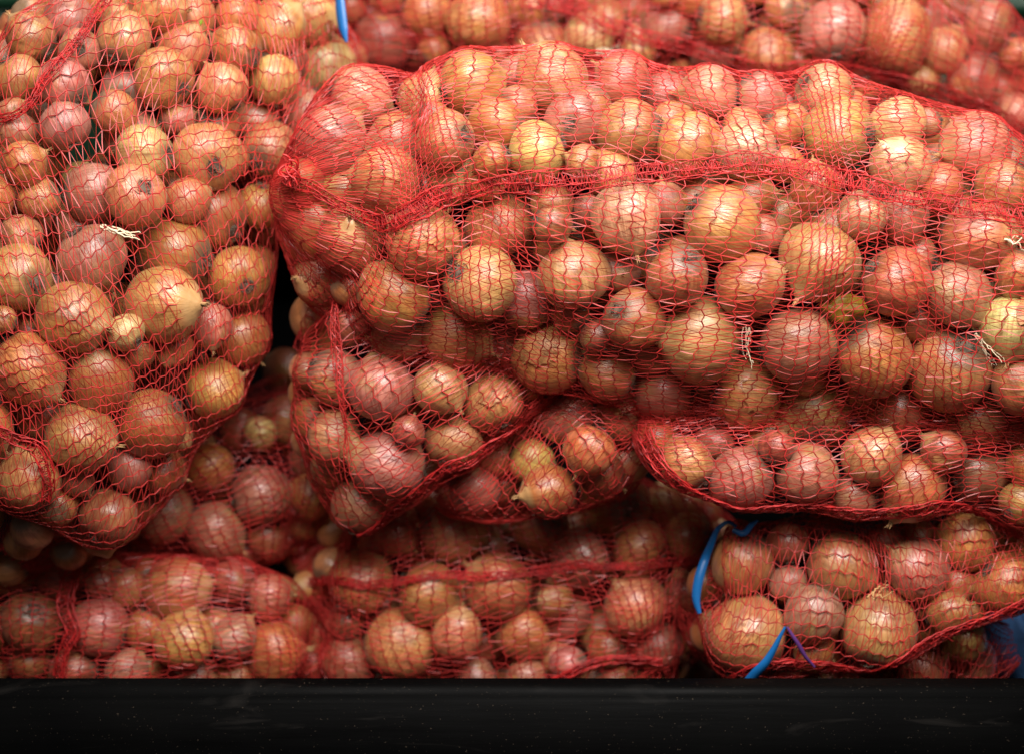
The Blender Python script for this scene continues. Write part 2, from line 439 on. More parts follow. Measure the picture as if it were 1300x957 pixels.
def spline(pts, n):
    P = np.asarray(pts, float)
    d = np.r_[0, np.cumsum(np.linalg.norm(np.diff(P[:, :2], axis=0), axis=1))]
    x = np.linspace(0, d[-1], n)
    m = np.gradient(P, d, axis=0)
    i = np.clip(np.searchsorted(d, x) - 1, 0, len(d) - 2)
    h = (d[i + 1] - d[i])[:, None]
    t = ((x - d[i]) / h[:, 0])[:, None]
    return ((2 * t**3 - 3 * t**2 + 1) * P[i] + (t**3 - 2 * t**2 + t) * h * m[i] + (-2 * t**3 + 3 * t**2) * P[i + 1] + (t**3 - t**2) * h * m[i + 1])


NT = 260
TH = np.linspace(R(-128), R(128), NT)      # theta 0 faces the camera


class Sack:
    def __init__(s, key, spec):
        s.key = key
        ax = spline(spec['axis'], 400)
        ax[:, 2] = np.maximum(ax[:, 2], 6)
        hw = ax[:, 2] / FPX * (DIST + ax[:, 3])
        c = pix(ax[:, 0], ax[:, 1], ax[:, 3] + hw * spec.get('span', 1.0))
        hw = ax[:, 2] / FPX * ((c - CAM) @ VD)
        # resample evenly along the profile so the ends get points too
        L = np.r_[0, np.cumsum(np.sqrt((np.diff(c, axis=0)**2).sum(1) + np.diff(hw)**2))]
        s.n = int(L[-1] / 0.0026)
        x = np.linspace(0, L[-1], s.n)
        s.len = L[-1]
        s.c = np.stack([np.interp(x, L, c[:, k]) for k in range(3)], 1)
        k = np.ones(25) / 25
        pad = lambda a: np.convolve(np.pad(a, 12, mode='edge'), k, 'valid')
        T = unit(np.stack([pad(np.gradient(s.c[:, j])) for j in range(3)], 1))
        s.hw = np.interp(x, L, hw)
        v = unit(CAM - s.c)
        s.front = unit(v - (v * T).sum(1, keepdims=True) * T)
        s.side = np.cross(T, s.front)
        s.T = T
        # rays leave the axis along the surface normal, so that the rounded ends get wrapped too
        g = np.gradient(s.hw) / np.maximum((np.gradient(s.c, axis=0) * T).sum(1), 1e-5)
        phi = np.convolve(np.pad(np.clip(np.arctan(g), R(-74), R(74)), 8, mode='edge'), np.ones(17) / 17, 'valid')
        s.phi = phi
        s.c = s.c + T * (s.hw * np.tan(phi))[:, None]
        s.R0 = (s.hw / np.cos(phi))[:, None] * np.ones(NT)[None]
        s.Rw = s.R0
        s.ang = R(spec['ang'])
        s.meanw = float(np.percentile(s.hw, 70))

    def dirs(s):
        rad = s.front[:, None] * np.cos(TH)[None, :, None] + s.side[:, None] * np.sin(TH)[None, :, None]
        return rad * np.cos(s.phi)[:, None, None] - (s.T * np.sin(s.phi)[:, None])[:, None]

    def grid(s, Rr):
        return s.c[:, None] + s.dirs() * Rr[..., None]

    def lookup(s, px, py, Rr):
        """front-most surface point under each pixel"""
        G = s.grid(Rr)
        X, Y, D = proj(G)
        m = (np.abs(TH) < R(100))
        out = []
        for a, b in zip(px, py):
            d2 = (X[:, m] - a)**2 + (Y[:, m] - b)**2
            sc = d2 + 4e4 * np.maximum(D[:, m] - D[:, m].min(), 0)**2 * 1.0
            near = d2 <= d2.min() + 30
            sc = np.where(near, D[:, m], 1e9)
            out.append(np.unravel_index(np.argmin(sc), sc.shape))
        ii = np.array([o[0] for o in out]); jj = np.array([np.flatnonzero(m)[o[1]] for o in out])
        return ii, jj, G[ii, jj]

    def wrap(s, cen, rad):
        """tight net: obstacle problem on the radial height field over the onions"""
        Rm = np.zeros((s.n, NT))
        D = s.dirs()
        for c, r in zip(cen, rad):
            r = r * 1.0 + .0012
            near = np.arange(s.n)
            q = c - s.c[near]
            b = (D[near] * q[:, None]).sum(2)
            disc = b * b - ((q * q).sum(1)[:, None] - r * r)
            hit = np.where((disc > 0) & (b > 0), b + np.sqrt(np.maximum(disc, 0)), 0)
            Rm[near] = np.maximum(Rm[near], hit)
        Rm = np.minimum(Rm, s.R0 + np.minimum(.022, .004 + s.hw * .25)[:, None])
        back = np.clip((np.abs(TH) - R(95)) / R(20), 0, 1)[None]
        floor = s.R0 - np.minimum(.024, .2 * s.hw)[:, None] * (1 - .7 * back)
        floor[s.hw < .02] = s.R0[s.hw < .02]
        obs = np.maximum(Rm, floor)
        # start from a wide maximum (a slack balloon) and let it shrink
        obs = obs - s.R0            # relax the height above the plump base shape
        cur = obs.copy()
        for k in range(9):
            p = np.pad(cur, 1, mode='edge')
            cur = np.maximum.reduce([p[1:-1, 1:-1], p[:-2, 1:-1], p[2:, 1:-1], p[1:-1, :-2], p[1:-1, 2:]])
        for k in range(115):
            p = np.pad(cur, 1, mode='edge')
            avg = (p[:-2, 1:-1] + p[2:, 1:-1] + p[1:-1, :-2] + p[1:-1, 2:] + .5 * (p[:-2, :-2] + p[2:, 2:] + p[:-2, 2:] + p[2:, :-2])) / 6
            cur = np.maximum(obs, avg - .000028)
        s.Rw = cur + s.R0

    def at(s, a, th, off=0.0):
        """surface points for length a (m) and angle th on the wrapped net, and normals"""
        G = s.G if hasattr(s, 'G') else None
        if G is None:
            s.G = G = s.grid(s.Rw)
            gs, gt = np.gradient(G, axis=0), np.gradient(G, axis=1)
            s.N = unit(np.cross(gt, gs))
            flip = (s.N * s.dirs()).sum(2) < 0
            s.N[flip] *= -1
        i = np.clip(a / s.len * (s.n - 1), 0, s.n - 1.001)
        j = np.clip((th - TH[0]) / (TH[-1] - TH[0]) * (NT - 1), 0, NT - 1.001)
        i0, j0 = i.astype(int), j.astype(int)
        fi, fj = (i - i0)[..., None], (j - j0)[..., None]
        mix = lambda A: (A[i0, j0] * (1 - fi) * (1 - fj) + A[i0 + 1, j0] * fi * (1 - fj) + A[i0, j0 + 1] * (1 - fi) * fj + A[i0 + 1, j0 + 1] * fi * fj)
        N = unit(mix(s.N))
        return mix(G) + N * np.asarray(off)[..., None], N


SK = {k: Sack(k, v) for k, v in SACKS.items()}

# ------------------------------------------------------------------ onions: place by photograph, settle against each other
recs = []
for key, txt in ONIONS.items():
    s = SK[key]
    rows = [t.split() for t in txt.replace('\n', '').split(';') if t.strip()]
    px, py = [float(r[0]) for r in rows], [float(r[1]) for r in rows]
    ii, jj, P = s.lookup(px, py, s.R0)
    nrm = s.dirs()[ii, jj]
    for r, i, p, n in zip(rows, ii, P, nrm):
        x, y, rp = float(r[0]), float(r[1]), float(r[2])
        depth = (p - CAM) @ VD
        rad = rp / FPX * (depth + .02)
        cosv = max(0.45, -float(n @ unit(p - CAM)))
        w = depth - DIST + rad / cosv * .95
        recs.append(dict(sack=key, x=x, y=y, rp=rp, col=r[3], c=pix(x, y, w), r=rad,
                         feat=(r[4], float(r[5]), float(r[6])) if len(r) > 4 else None))
C0 = np.array([o['c'] for o in recs])
RA = np.array([o['r'] for o in recs])
CC = C0.copy()
PRI = np.array([o['rp'] + {'g': 6, 'y': 6, 'k': 5, 'o': 2, 'p': -3, 'd': -9}[o['col']] + (4 if o['feat'] else 0) for o in recs], float)
for it in range(70):
    d = CC[:, None] - CC[None]
    dist = np.linalg.norm(d, axis=2) + np.eye(len(CC))
    ov = np.maximum(0, .93 * (RA[:, None] + RA[None]) - dist)
    np.fill_diagonal(ov, 0)
    u = d / dist[..., None]
    # settle mostly along the depth, the one the photograph shows in full staying in front
    back = np.maximum(np.tanh((PRI[None] - PRI[:, None]) / 4), 0)
    push = ov[..., None] * (u * .22 + back[..., None] * VD * .75)
    CC = CC + push.sum(1) * .6
    lat = CC - C0
    lat = lat - (lat @ VD)[:, None] * VD
    CC = CC - lat * .12
for o, c in zip(recs, CC):
    d = (c - CAM) @ VD
    o['r'] *= d / ((o['c'] - CAM) @ VD)      # keep the seen size
    o['c'] = c
RA = np.array([o['r'] for o in recs])

# second layer, seen only in the gaps
fill_c, fill_r = [], []
allc, allr = list(CC), list(RA)
for key, s in SK.items():
    for k in range(5200):
        i = rng.integers(2, s.n - 2)
        th = rng.uniform(R(-105), R(105))
        r = rng.uniform(.017, .027) if k > 1800 else rng.uniform(.0155, .021)
        depth = r * (rng.uniform(1.5, 4.6) if k > 1800 else rng.uniform(1.6, 2.2))
        rr = s.hw[i] - depth
        if rr < 0:
            continue
        c = s.c[i] - s.T[i] * s.hw[i] * math.tan(s.phi[i]) + rr * (s.front[i] * math.cos(th) + s.side[i] * math.sin(th))
        A = np.array(allc)
        if np.any(np.linalg.norm(A - c, axis=1) < (.90 if k > 1800 else .86) * (np.array(allr) + r)):
            continue
        allc.append(c); allr.append(r)
        fill_c.append(c); fill_r.append(r)


def onion_mesh(name, nu, nv, seed):
    rg = np.random.default_rng(seed)
    h = rg.uniform(.90, 1.13)
    po = rg.uniform(.82, 1.0)
    nk = rg.uniform(.10, .24)
    ph = rg.uniform(0, 6.28, 4)
    am = rg.uniform(.01, .035, 2)
    lean = rg.uniform(-.08, .08, 2)
    t = np.linspace(.05, math.pi - .12, nv)
    th = np.linspace(0, 2 * math.pi, nu, endpoint=False)
    rho = np.sin(t)**po
    rho = np.where(t < .5, np.maximum(rho * (t / .5)**.35 * .98, .085), rho)
    z = np.cos(t) * h * np.where(t > math.pi / 2, .90, 1.0)
    z = z + nk * np.exp(-(t / .30)**2)
    z = z + .07 * np.exp(-((math.pi - t) / .22)**2)
    lump = 1 + am[0] * np.sin(2 * th[None] + ph[0] + t[:, None]) + am[1] * np.sin(3 * th[None] + ph[1]) * np.sin(t)[:, None] + .012 * np.sin(7 * th[None] + ph[2] + 2 * t[:, None]) * np.sin(t)[:, None]
    X = rho[:, None] * lump * np.cos(th) + lean[0] * np.maximum(z, 0)[:, None]**2
    Y = rho[:, None] * lump * np.sin(th) + lean[1] * np.maximum(z, 0)[:, None]**2
    V = np.stack([X, Y, np.broadcast_to(z[:, None], X.shape)], 2).reshape(-1, 3)
    F = []
    for i in range(nv - 1):
        for j in range(nu):
            F.append([i * nu + j, (i + 1) * nu + j, (i + 1) * nu + (j + 1) % nu, i * nu + (j + 1) % nu])
    top, bot = len(V), len(V) + 1
    V = np.vstack([V, [[lean[0] * z[0]**2, lean[1] * z[0]**2, z[0] - .01]], [[0, 0, z[-1] + .03]]])
    for j in range(0, nu, 2):
        F.append([top, j, j + 1, (j + 2) % nu])
        b = (nv - 1) * nu
        F.append([bot, b + (j + 2) % nu, b + j + 1, b + j])
    return V, np.array(F), (lean[0] * z[0]**2, lean[1] * z[0]**2, z[0]), z[-1]


VAR = []
for k in range(14):
    V, F, nk, zb = onion_mesh('onion', 32, 20, 100 + k)
    me = mesh_np('onion', V, F)
    me.materials.append(M_SKIN)
    VAR.append((me, nk, zb))


def neck_mesh(seed):
    rg = np.random.default_rng(seed)
    b = MB()
    for k in range(7):                    # a twist of dry leaf bases, frayed at the tip
        a0 = rg.uniform(0, 6.28)
        ln = rg.uniform(.14, .34)
        t = np.linspace(0, 1, 6)
        a = a0 + t * rg.uniform(-1.2, 1.2)
        rr = .055 * (1 - t) + rg.uniform(.02, .11) * t**2
        P = np.stack([rr * np.cos(a), rr * np.sin(a), -.08 + t * ln], 1)
        b.tube(P, .040 * (1 - .75 * t), 5)
    me = mesh_np('neck', np.concatenate(b.V), np.concatenate(b.F))
    me.materials.append(M_NECK)
    return me


def root_mesh(seed):
    rg = np.random.default_rng(seed)
    b = MB()
    for k in range(30):
        a0, r0 = rg.uniform(0, 6.28), .15 * math.sqrt(rg.uniform(0, 1))
        t = np.linspace(0, 1, 5)
        out = r0 + t * rg.uniform(-.04, .16)
        a = a0 + t**2 * rg.uniform(-1.6, 1.6)
        P = np.stack([out * np.cos(a), out * np.sin(a), .03 - np.sin(t * 2.2) * rg.uniform(.05, .15)], 1)
        b.tube(P, .013 * (1 - .5 * t), 3)
    # root plate
    th = np.linspace(0, 2 * math.pi, 12, endpoint=False)
    V = np.vstack([np.stack([.18 * np.cos(th) * (1 + .15 * np.sin(3 * th)), .18 * np.sin(th), 0 * th + .02], 1),
                   np.stack([.10 * np.cos(th), .10 * np.sin(th), 0 * th - .035], 1), [[0, 0, -.03]]])
    F = [[i, (i + 1) % 12, 12 + (i + 1) % 12, 12 + i] for i in range(12)] + [[24, 12 + i, 12 + i + 1, 12 + (i + 2) % 12] for i in range(0, 12, 2)]
    b.add(V, F)
    me = mesh_np('root_tuft', np.concatenate(b.V), np.concatenate(b.F))
    me.materials.append(M_ROOT)
    return me


def flake_mesh(seed):
    """a torn flap of dry skin lifting off the bulb"""
    rg = np.random.default_rng(seed)
    n, m = 10, 7
    u = np.linspace(-.55, .55, n) * rg.uniform(.6, 1.1)
    v = np.linspace(-.6, .6, m) * rg.uniform(.7, 1.1)
    U, Vv = np.meshgrid(u, v, indexing='ij')
    jag = rg.uniform(.75, 1.1, (n, m))
    U, Vv = U * jag, Vv * rg.uniform(.8, 1.1, (n, m))
    q = np.sqrt((U / .55)**2 + (Vv / .6)**2)
    lift = 1.035 + .05 * np.maximum(q - .5, 0)**2 * rg.uniform(.2, 1.2) + .012 * rg.normal(size=(n, m)) * (q > .6)
    P = np.stack([np.cos(U) * np.cos(Vv), np.sin(U) * np.cos(Vv), np.sin(Vv) * .98], 2) * lift[..., None]
    F = [[i * m + j, (i + 1) * m + j, (i + 1) * m + j + 1, i * m + j + 1] for i in range(n - 1) for j in range(m - 1)
         if q[i, j] < 1.12 and q[i + 1, j + 1] < 1.12]
    me = mesh_np('loose_skin', P.reshape(-1, 3), np.array(F))
    me.materials.append(M_FLAKE)
    return me


def sprout_mesh(seed):
    rg = np.random.default_rng(seed)
    b = MB()
    for k in range(3):
        t = np.linspace(0, 1, 5)
        a = rg.uniform(0, 6.28)
        P = np.stack([.10 * t**2 * math.cos(a), .10 * t**2 * math.sin(a), -.05 + t * rg.uniform(.2, .36)], 1)
        b.tube(P, .055 * (1 - .8 * t**2), 6)
    me = mesh_np('sprout', np.concatenate(b.V), np.concatenate(b.F))
    me.materials.append(M_GREEN)
    return me


NECKS = [neck_mesh(k) for k in range(5)]
ROOTS = [root_mesh(k) for k in range(4)]
FLAKES = [flake_mesh(k) for k in range(8)]
SPROUTS = [sprout_mesh(k) for k in range(3)]


def frame_from_axis(zax, roll):
    z = Vector(zax).normalized()
    x = z.orthogonal().normalized()
    q = Matrix.Rotation(roll, 3, z)
    x = q @ x
    y = z.cross(x)
    return Matrix((x, y, z)).transposed()


# labels: rows of each sack counted from its top, places counted from the left
ORD = ['first', 'second', 'third', 'fourth', 'fifth', 'sixth', 'seventh', 'eighth', 'ninth', 'tenth', 'eleventh', 'twelfth', 'thirteenth', 'fourteenth', 'fifteenth',
       'sixteenth', 'seventeenth', 'eighteenth', 'nineteenth', 'twentieth']


def seam_y(x):
    p = SEAMS['A'][1][1]
    q = SEAMS['A'][0][1][:6] + p[1:]
    return np.interp(x, [a for a, b in q], [b for a, b in q])


for key in ONIONS:
    mem = [o for o in recs if o['sack'] == key]
    zones = {'': mem}
    if key == 'A':
        zones = {'above': [o for o in mem if o['y'] < seam_y(o['x'])], 'below': [o for o in mem if o['y'] >= seam_y(o['x'])]}
    for zn, os_ in zones.items():
        off = (lambda o: o['y'] - seam_y(o['x'])) if zn else (lambda o: o['y'])
        os_.sort(key=off)
        row, start = [], None
        rows = []
        for o in os_:
            if start is None or off(o) - start > 52:
                row = []
                rows.append(row)
                start = off(o)
            row.append(o)
        for ri, row in enumerate(rows):
            row.sort(key=lambda o: o['x'])
            for ci, o in enumerate(row):
                size = 'large ' if o['rp'] >= 44 else ('small ' if o['rp'] <= 27 else '')
                where = SNAME[key] + (' ' + zn + ' seam' if zn else '')
                pos = (ORD[ci] + ' from left in ' if len(row) > 1 else 'alone in ')
                f = {'r': 'root showing, ', 'n': 'neck showing, ', 's': 'green sprout, '}.get(o['feat'][0], '') if o['feat'] else ''
                o['label'] = f"{size}{CNAME[o['col']]} onion, {f}{pos}row {ri + 1}, {where}"
                o['label'] = o['label'].replace(f'row {ri + 1},', f'{ORD[ri]} row,')
                if len(o['label'].split()) > 16:
                    o['label'] = o['label'].replace(f, '')

tri_named = 0
for k, o in enumerate(recs):
    me, nk, zb = VAR[k % len(VAR)] if k % 3 else VAR[random.randrange(len(VAR))]
    if o['feat']:
        t, fx, fy = o['feat']
        vx, vy = (fx - o['x']) / o['rp'], -(fy - o['y']) / o['rp']
        m = math.hypot(vx, vy)
        if m > .96:
            vx, vy, m = vx / m * .96, vy / m * .96, .96
        dv = vx * VR + vy * VU - math.sqrt(1 - m * m) * VD
        zax = dv if t in 'ns' else -dv
    else:
        a = random.uniform(0, 6.283)
        zax = math.cos(a) * VR + math.sin(a) * VU + random.uniform(-.25, .55) * VD
    ob = link('onion', me)
    M = frame_from_axis(zax, random.uniform(0, 6.283)).to_4x4()
    M.translation = Vector(o['c'])
    sc = o['r'] * 1.05
    ob.matrix_world = M @ Matrix.Diagonal((sc, sc, sc, 1))
    j = np.array([random.uniform(.86, 1.14), random.uniform(.84, 1.14), random.uniform(.75, 1.2)])
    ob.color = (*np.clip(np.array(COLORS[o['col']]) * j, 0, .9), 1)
    ob['label'] = o['label']
    ob['category'] = 'onion'
    ob['group'] = 'onions in the ' + SNAME[o['sack']]
    n = link('neck', NECKS[k % 5], ob)
    n.location = nk
    r = link('root_tuft', ROOTS[k % 4], ob)
    r.location = (0, 0, zb)
    r.scale = (1.35, 1.35, 1.35)
    r.rotation_euler = (0, 0, random.uniform(0, 6))
    if o['feat'] and o['feat'][0] == 's':
        sp = link('sprout', SPROUTS[k % 3], ob)
        sp.location = (nk[0], nk[1], nk[2] + .03)
    elif k % 3 == 1:
        fl = link('loose_skin', FLAKES[(k // 3) % 8], ob)
        fl.rotation_euler = (random.uniform(-.3, .3), random.uniform(-.3, .3), random.uniform(0, 6.28))
    o['ob'] = ob

# the hidden mass of onions further inside
V0, F0, _, _ = onion_mesh('f', 20, 12, 5)
V1, F1, _, _ = onion_mesh('f', 20, 12, 9)
b = MB()
loc = []
for k, (c, r) in enumerate(zip(fill_c, fill_r)):
    V, F = (V0, F0) if k % 2 else (V1, F1)
    Mx = np.array(frame_from_axis(rng.normal(size=3), rng.uniform(0, 6.28)))
    b.add((V @ Mx.T) * r + c, F)
    loc.append(V)
ob = b.build('onions', M_FILL)
at = ob.data.attributes.new('local', 'FLOAT_VECTOR', 'POINT')
lv = np.concatenate(loc).astype(np.float32)
if len(lv) == len(ob.data.vertices):
    at.data.foreach_set('vector', lv.ravel())
ob['kind'] = 'stuff'
ob['label'] = 'onions half hidden in the dark gaps behind the front onions'
ob['category'] = 'onions'

# ------------------------------------------------------------------ sacks: net, seams, ties
SP, PI_ = .0108, .0050       # chain spacing, stitch pitch
XY = {}


def net(s, parent):
    meanr = s.meanw
    ca, sa = math.cos(s.ang), math.sin(s.ang)
    W_ = meanr * (TH[-1] - TH[0])
    hyp = math.hypot(s.len, W_) / 2 + .02
    ni, nk = int(hyp / SP), int(hyp / PI_)
    I, K = np.meshgrid(np.arange(-ni, ni + 1), np.arange(-nk, nk + 1), indexing='ij')
    jit = rng.normal(size=I.shape + (2,)) * .00022
    u = I * SP + np.where(K % 2 == 0, 1, -1) * .0011 + jit[..., 0]
    v = (K + .5 * (I % 2)) * PI_ + jit[..., 1]
    p = rng.uniform(0, 6.28, 8)
    # slack: the net is dragged about between the onions
    wu = .0042 * np.sin(v / .021 + p[0] + 2 * np.sin(u / .05)) + .008 * np.sin(u / .055 + v / .075 + p[1]) + .003 * np.sin(u / .017 + p[2] + v / .03)
    wv = .0030 * np.sin(u / .024 + p[3] + 1.5 * np.sin(v / .06)) + .008 * np.sin(v / .065 - u / .07 + p[4])
    uu, vv = u + wu, v + wv
    # chain direction (v) is turned by ang from the sack axis
    a = vv * ca - uu * sa + s.len / 2
    w = vv * sa + uu * ca
    th = w / meanr
    ok = (a > .0005) & (a < s.len - .0005) & (th > TH[0] + .02) & (th < TH[-1] - .02)
    P, N = s.at(a, th, np.full(a.shape, .0008))
    mb = MB()
    m = ok[:, :-1] & ok[:, 1:]
    P0, P1, Nn = P[:, :-1][m], P[:, 1:][m], N[:, :-1][m]
    good = np.linalg.norm(P1 - P0, axis=1) < .03
    rr = .00050 * rng.uniform(.8, 1.2, good.sum())
    mb.prisms(P0[good], P1[good], Nn[good], rr)

    def tapes(i0, k0, i1, k1):
        m = ok[i0, k0] & ok[i1, k1]
        i0, k0, i1, k1 = i0[m], k0[m], i1[m], k1[m]
        A0, A1, T0, T1 = a[i0, k0], a[i1, k1], th[i0, k0], th[i1, k1]
        Pm, Nm = s.at((A0 + A1) / 2, (T0 + T1) / 2, np.full(A0.shape, .0009) + rng.uniform(0, .0006, A0.shape))
        Q0, Q1 = P[i0, k0], P[i1, k1]
        good = np.linalg.norm(Q1 - Q0, axis=1) < .04
        Q0, Q1, Pm, Nm = Q0[good], Q1[good], Pm[good], Nm[good]
        d = unit(Q1 - Q0)
        sd = unit(np.cross(d, Nm))
        tw = rng.normal(size=(len(Q0), 1)) * .7
        hw = rng.uniform(.00022, .00044, (len(Q0), 1))
        wd = (sd * np.cos(tw) + Nm * np.sin(tw)) * hw
        wd2 = (sd * np.cos(tw + .3) + Nm * np.sin(tw + .3)) * hw
        mb.ribbons(np.stack([Q0, Pm, Q1], 1), np.stack([wd * .8, wd, wd2 * .8], 1))

    i, k = np.meshgrid(np.arange(0, 2 * ni), np.arange(1, 2 * nk), indexing='ij')
    i, k = i.ravel(), k.ravel()
    tapes(i, k, i + 1, k)
    tapes(i, k, i + 1, np.where((i - ni) % 2 == 0, k - 1, k + 1))
    o = mb.build('net', M_NET, parent)
    o['kind'] = 'stuff'
    return o


def seam(s, name, pts, wpx, parent):
    q = spline([(x, y) for x, y in pts], max(12, int(sum(math.dist(p, r) for p, r in zip(pts, pts[1:])) / 5)))
    ii, jj, P = s.lookup(q[:, 0], q[:, 1], s.Rw)
    s.at(np.array([0.1]), np.array([0.0]))
    N = s.N[ii, jj]
    kk = np.ones(5) / 5
    sm = lambda A: np.stack([np.convolve(np.pad(A[:, j], 2, mode='edge'), kk, 'valid') for j in range(3)], 1)
    P, N = sm(P), unit(sm(N))
    L = np.r_[0, np.cumsum(np.linalg.norm(np.diff(P, axis=0), axis=1))]
    n = int(L[-1] / .0013)
    x = np.linspace(0, L[-1], n)
    ip = lambda A: np.stack([np.interp(x, L, A[:, j]) for j in range(3)], 1)
    P, N = ip(P), unit(ip(N))
    T = unit(np.gradient(P, axis=0))
    B = unit(np.cross(T, N))
    hw = wpx / 2 / FPX * float(np.mean((P - CAM) @ VD))
    wob = lambda f, a: a * (np.sin(x / f + rng.uniform(0, 6.28)) + .6 * np.sin(x / f * 2.3 + rng.uniform(0, 6.28)))
    hwv = hw * (1 + wob(.03, .16))
    mb = MB()
    edges = (-.95, .95, .15) if name == 'seam' else (-.95, -.35, .95)
    for e in edges:
        for st in range(2):               # each cord is two twisted yarns
            tw = x / .0032 + st * math.pi + e
            Q = P + B * (hwv * e + wob(.018, hw * .14) + .0006 * np.cos(tw))[:, None] + N * (.0022 + .0006 * np.sin(tw) + wob(.025, .0005))[:, None]
            mb.tube(Q, .00066 if name == 'hem' else .00046, 4)
    for lay in range(4):         # criss-cross stitches between the cords
        per = rng.uniform(.0042, .0058)
        z = x / per * math.pi + rng.uniform(0, 6.28) + wob(.012, .8)
        tri = 2 / math.pi * np.arcsin(np.sin(z))
        amp = hwv * rng.uniform(.75, 1.2)
        if name == 'seam':
            amp = amp * (1 + .5 * np.maximum(0, np.sin(x / .0093 + lay)))
        Q = P + B * (tri * amp + wob(.02, hw * .1))[:, None] + N * (.0016 + .0014 * np.sin(z * .5 + lay) + rng.uniform(0, .001))[:, None]
        mb.tube(Q, .00034, 3)
    # loose fibres
    for k in range(int(n / 7)):
        j = rng.integers(2, n - 3)
        t = np.linspace(0, 1, 4)[:, None]
        d = B[j] * rng.normal() * 1.0 + T[j] * rng.normal() * .8 + N[j] * rng.uniform(.1, .7)
        Q = P[j] + B[j] * rng.uniform(-1, 1) * hw + N[j] * .002 + d * t * .005 + N[j] * (t * (1 - t)) * .004
        mb.tube(Q, .00028, 3)
    return mb.build(name, M_SEAM, parent)


ROOTOBJ = {}
for key, s in SK.items():
    idx = [k for k, o in enumerate(recs) if o['sack'] == key]
    cen = [recs[k]['c'] for k in idx]
    rad = [recs[k]['r'] for k in idx]
    s.wrap(np.array(cen), np.array(rad) * 1.05)
    base = bpy.data.objects.new('mesh_sack', None)
    COL.objects.link(base)
    base.empty_display_size = .05
    mid = s.n // 2
    base.location = s.c[mid] + np.array([0, 0, -s.hw[mid]])
    base['label'] = SLABEL[key]
    base['category'] = 'mesh sack'
    base['group'] = 'red mesh sacks of onions in the pile'
    bpy.context.view_layer.update()
    ROOTOBJ[key] = base
    inv = Matrix.Translation(-Vector(base.location))
    parts = [net(s, base)]
    for (nm, pts, wpx) in SEAMS.get(key, []):
        parts.append(seam(s, nm, pts, wpx, base))
    for p in parts:
        p.matrix_parent_inverse = inv


def ribbon_tie(key, pts, half, name='tie', mt=M_BLUE, off=.004, w=None):
    """flat plastic tie lying over a sack: (px, py, half width px)"""
    s = SK[key]
    q = spline([(x, y) for x, y in pts], 26)
    ii, jj, P = s.lookup(q[:, 0], q[:, 1], s.Rw)
    N = s.N[ii, jj]
    kk = np.ones(7) / 7
    sm = lambda A: np.stack([np.convolve(np.pad(A[:, j], 3, mode='edge'), kk, 'valid') for j in range(3)], 1)
    dep = (sm(P) - CAM) @ VD - DIST
    P = pix(q[:, 0], q[:, 1], dep.min() * .4 + dep * .6 - off if w is None else np.full(26, w))
    N = unit(sm(N) * .5 - VD * .8)
    T = unit(np.gradient(P, axis=0))
    B = unit(np.cross(T, N))
    h = np.interp(np.linspace(0, 1, 26), np.linspace(0, 1, len(half)), half) / FPX * DIST
    mb = MB()
    th = .0005
    for (d0, d1) in ((1, 1),):
        V = np.concatenate([P - B * h[:, None] + N * th, P + N * (th + .0007), P + B * h[:, None] + N * th,
                            P + B * h[:, None] - N * th, P - B * h[:, None] - N * th], 0)
        n = len(P)
        F = [[r * n + i, r * n + i + 1, ((r + 1) % 5) * n + i + 1, ((r + 1) % 5) * n + i] for r in range(5) for i in range(n - 1)]
        mb.add(V, F)
    o = mb.build(name, mt, ROOTOBJ[key])
    o.matrix_parent_inverse = Matrix.Translation(-Vector(ROOTOBJ[key].location))
    return o


t = ribbon_tie('C', [(431, -12), (432, 5), (434, 25), (437, 42), (440, 54)], [5, 7.5, 8, 7, 2], w=.17)
t['label'] = 'bright blue plastic tie'
t = ribbon_tie('G', [(935, 668), (925, 662), (914, 668), (903, 690), (893, 715), (886, 740), (884, 762), (888, 778)], [2, 3, 5, 6, 6.5, 6, 3])
t['label'] = 'bright blue plastic tie'
t = ribbon_tie('G', [(962, 660), (952, 668), (945, 676), (930, 672)], [2, 4, 4.5, 3])
t = ribbon_tie('G', [(997, 795), (990, 808), (983, 822), (972, 840), (958, 855), (945, 872)], [1.5, 3, 4.5, 6, 7, 8])
t['label'] = 'bright blue plastic tie'
t = ribbon_tie('G', [(999, 795), (1006, 806), (1014, 818), (1022, 832), (1034, 846)], [1.5, 2.5, 3, 2.5, 1.5], 'thread', M_PURPLE)
t['label'] = 'thin purple thread'

# knot at the left end of the big sack
mb = MB()
for k in range(7):
    a = np.linspace(0, 1, 14)
    c = pix(366 + rng.uniform(-5, 9), 221 + rng.uniform(-7, 8), .018)
    ph = rng.uniform(0, 6.28)
    q = c + (np.cos(a * 7 + ph) * rng.uniform(.002, .006))[:, None] * VR + ((a - .5) * rng.uniform(.010, .022) + .002 * np.sin(a * 9))[:, None] * VU - (np.sin(a * 7 + ph) * .004)[:, None] * VD
    mb.tube(q, .0008, 5)
o = mb.build('knot', M_SEAM, ROOTOBJ['A'])
o.matrix_parent_inverse = Matrix.Translation(-Vector(ROOTOBJ['A'].location))


# ------------------------------------------------------------------ loose bits caught between the onions
def thing(o, label, cat):
    o['label'], o['category'] = label, cat
    return o


def depth_at(key, x, y):
    s = SK[key]
    _, _, P = s.lookup([x], [y], s.Rw)
    return float((P[0] - CAM) @ VD - DIST)


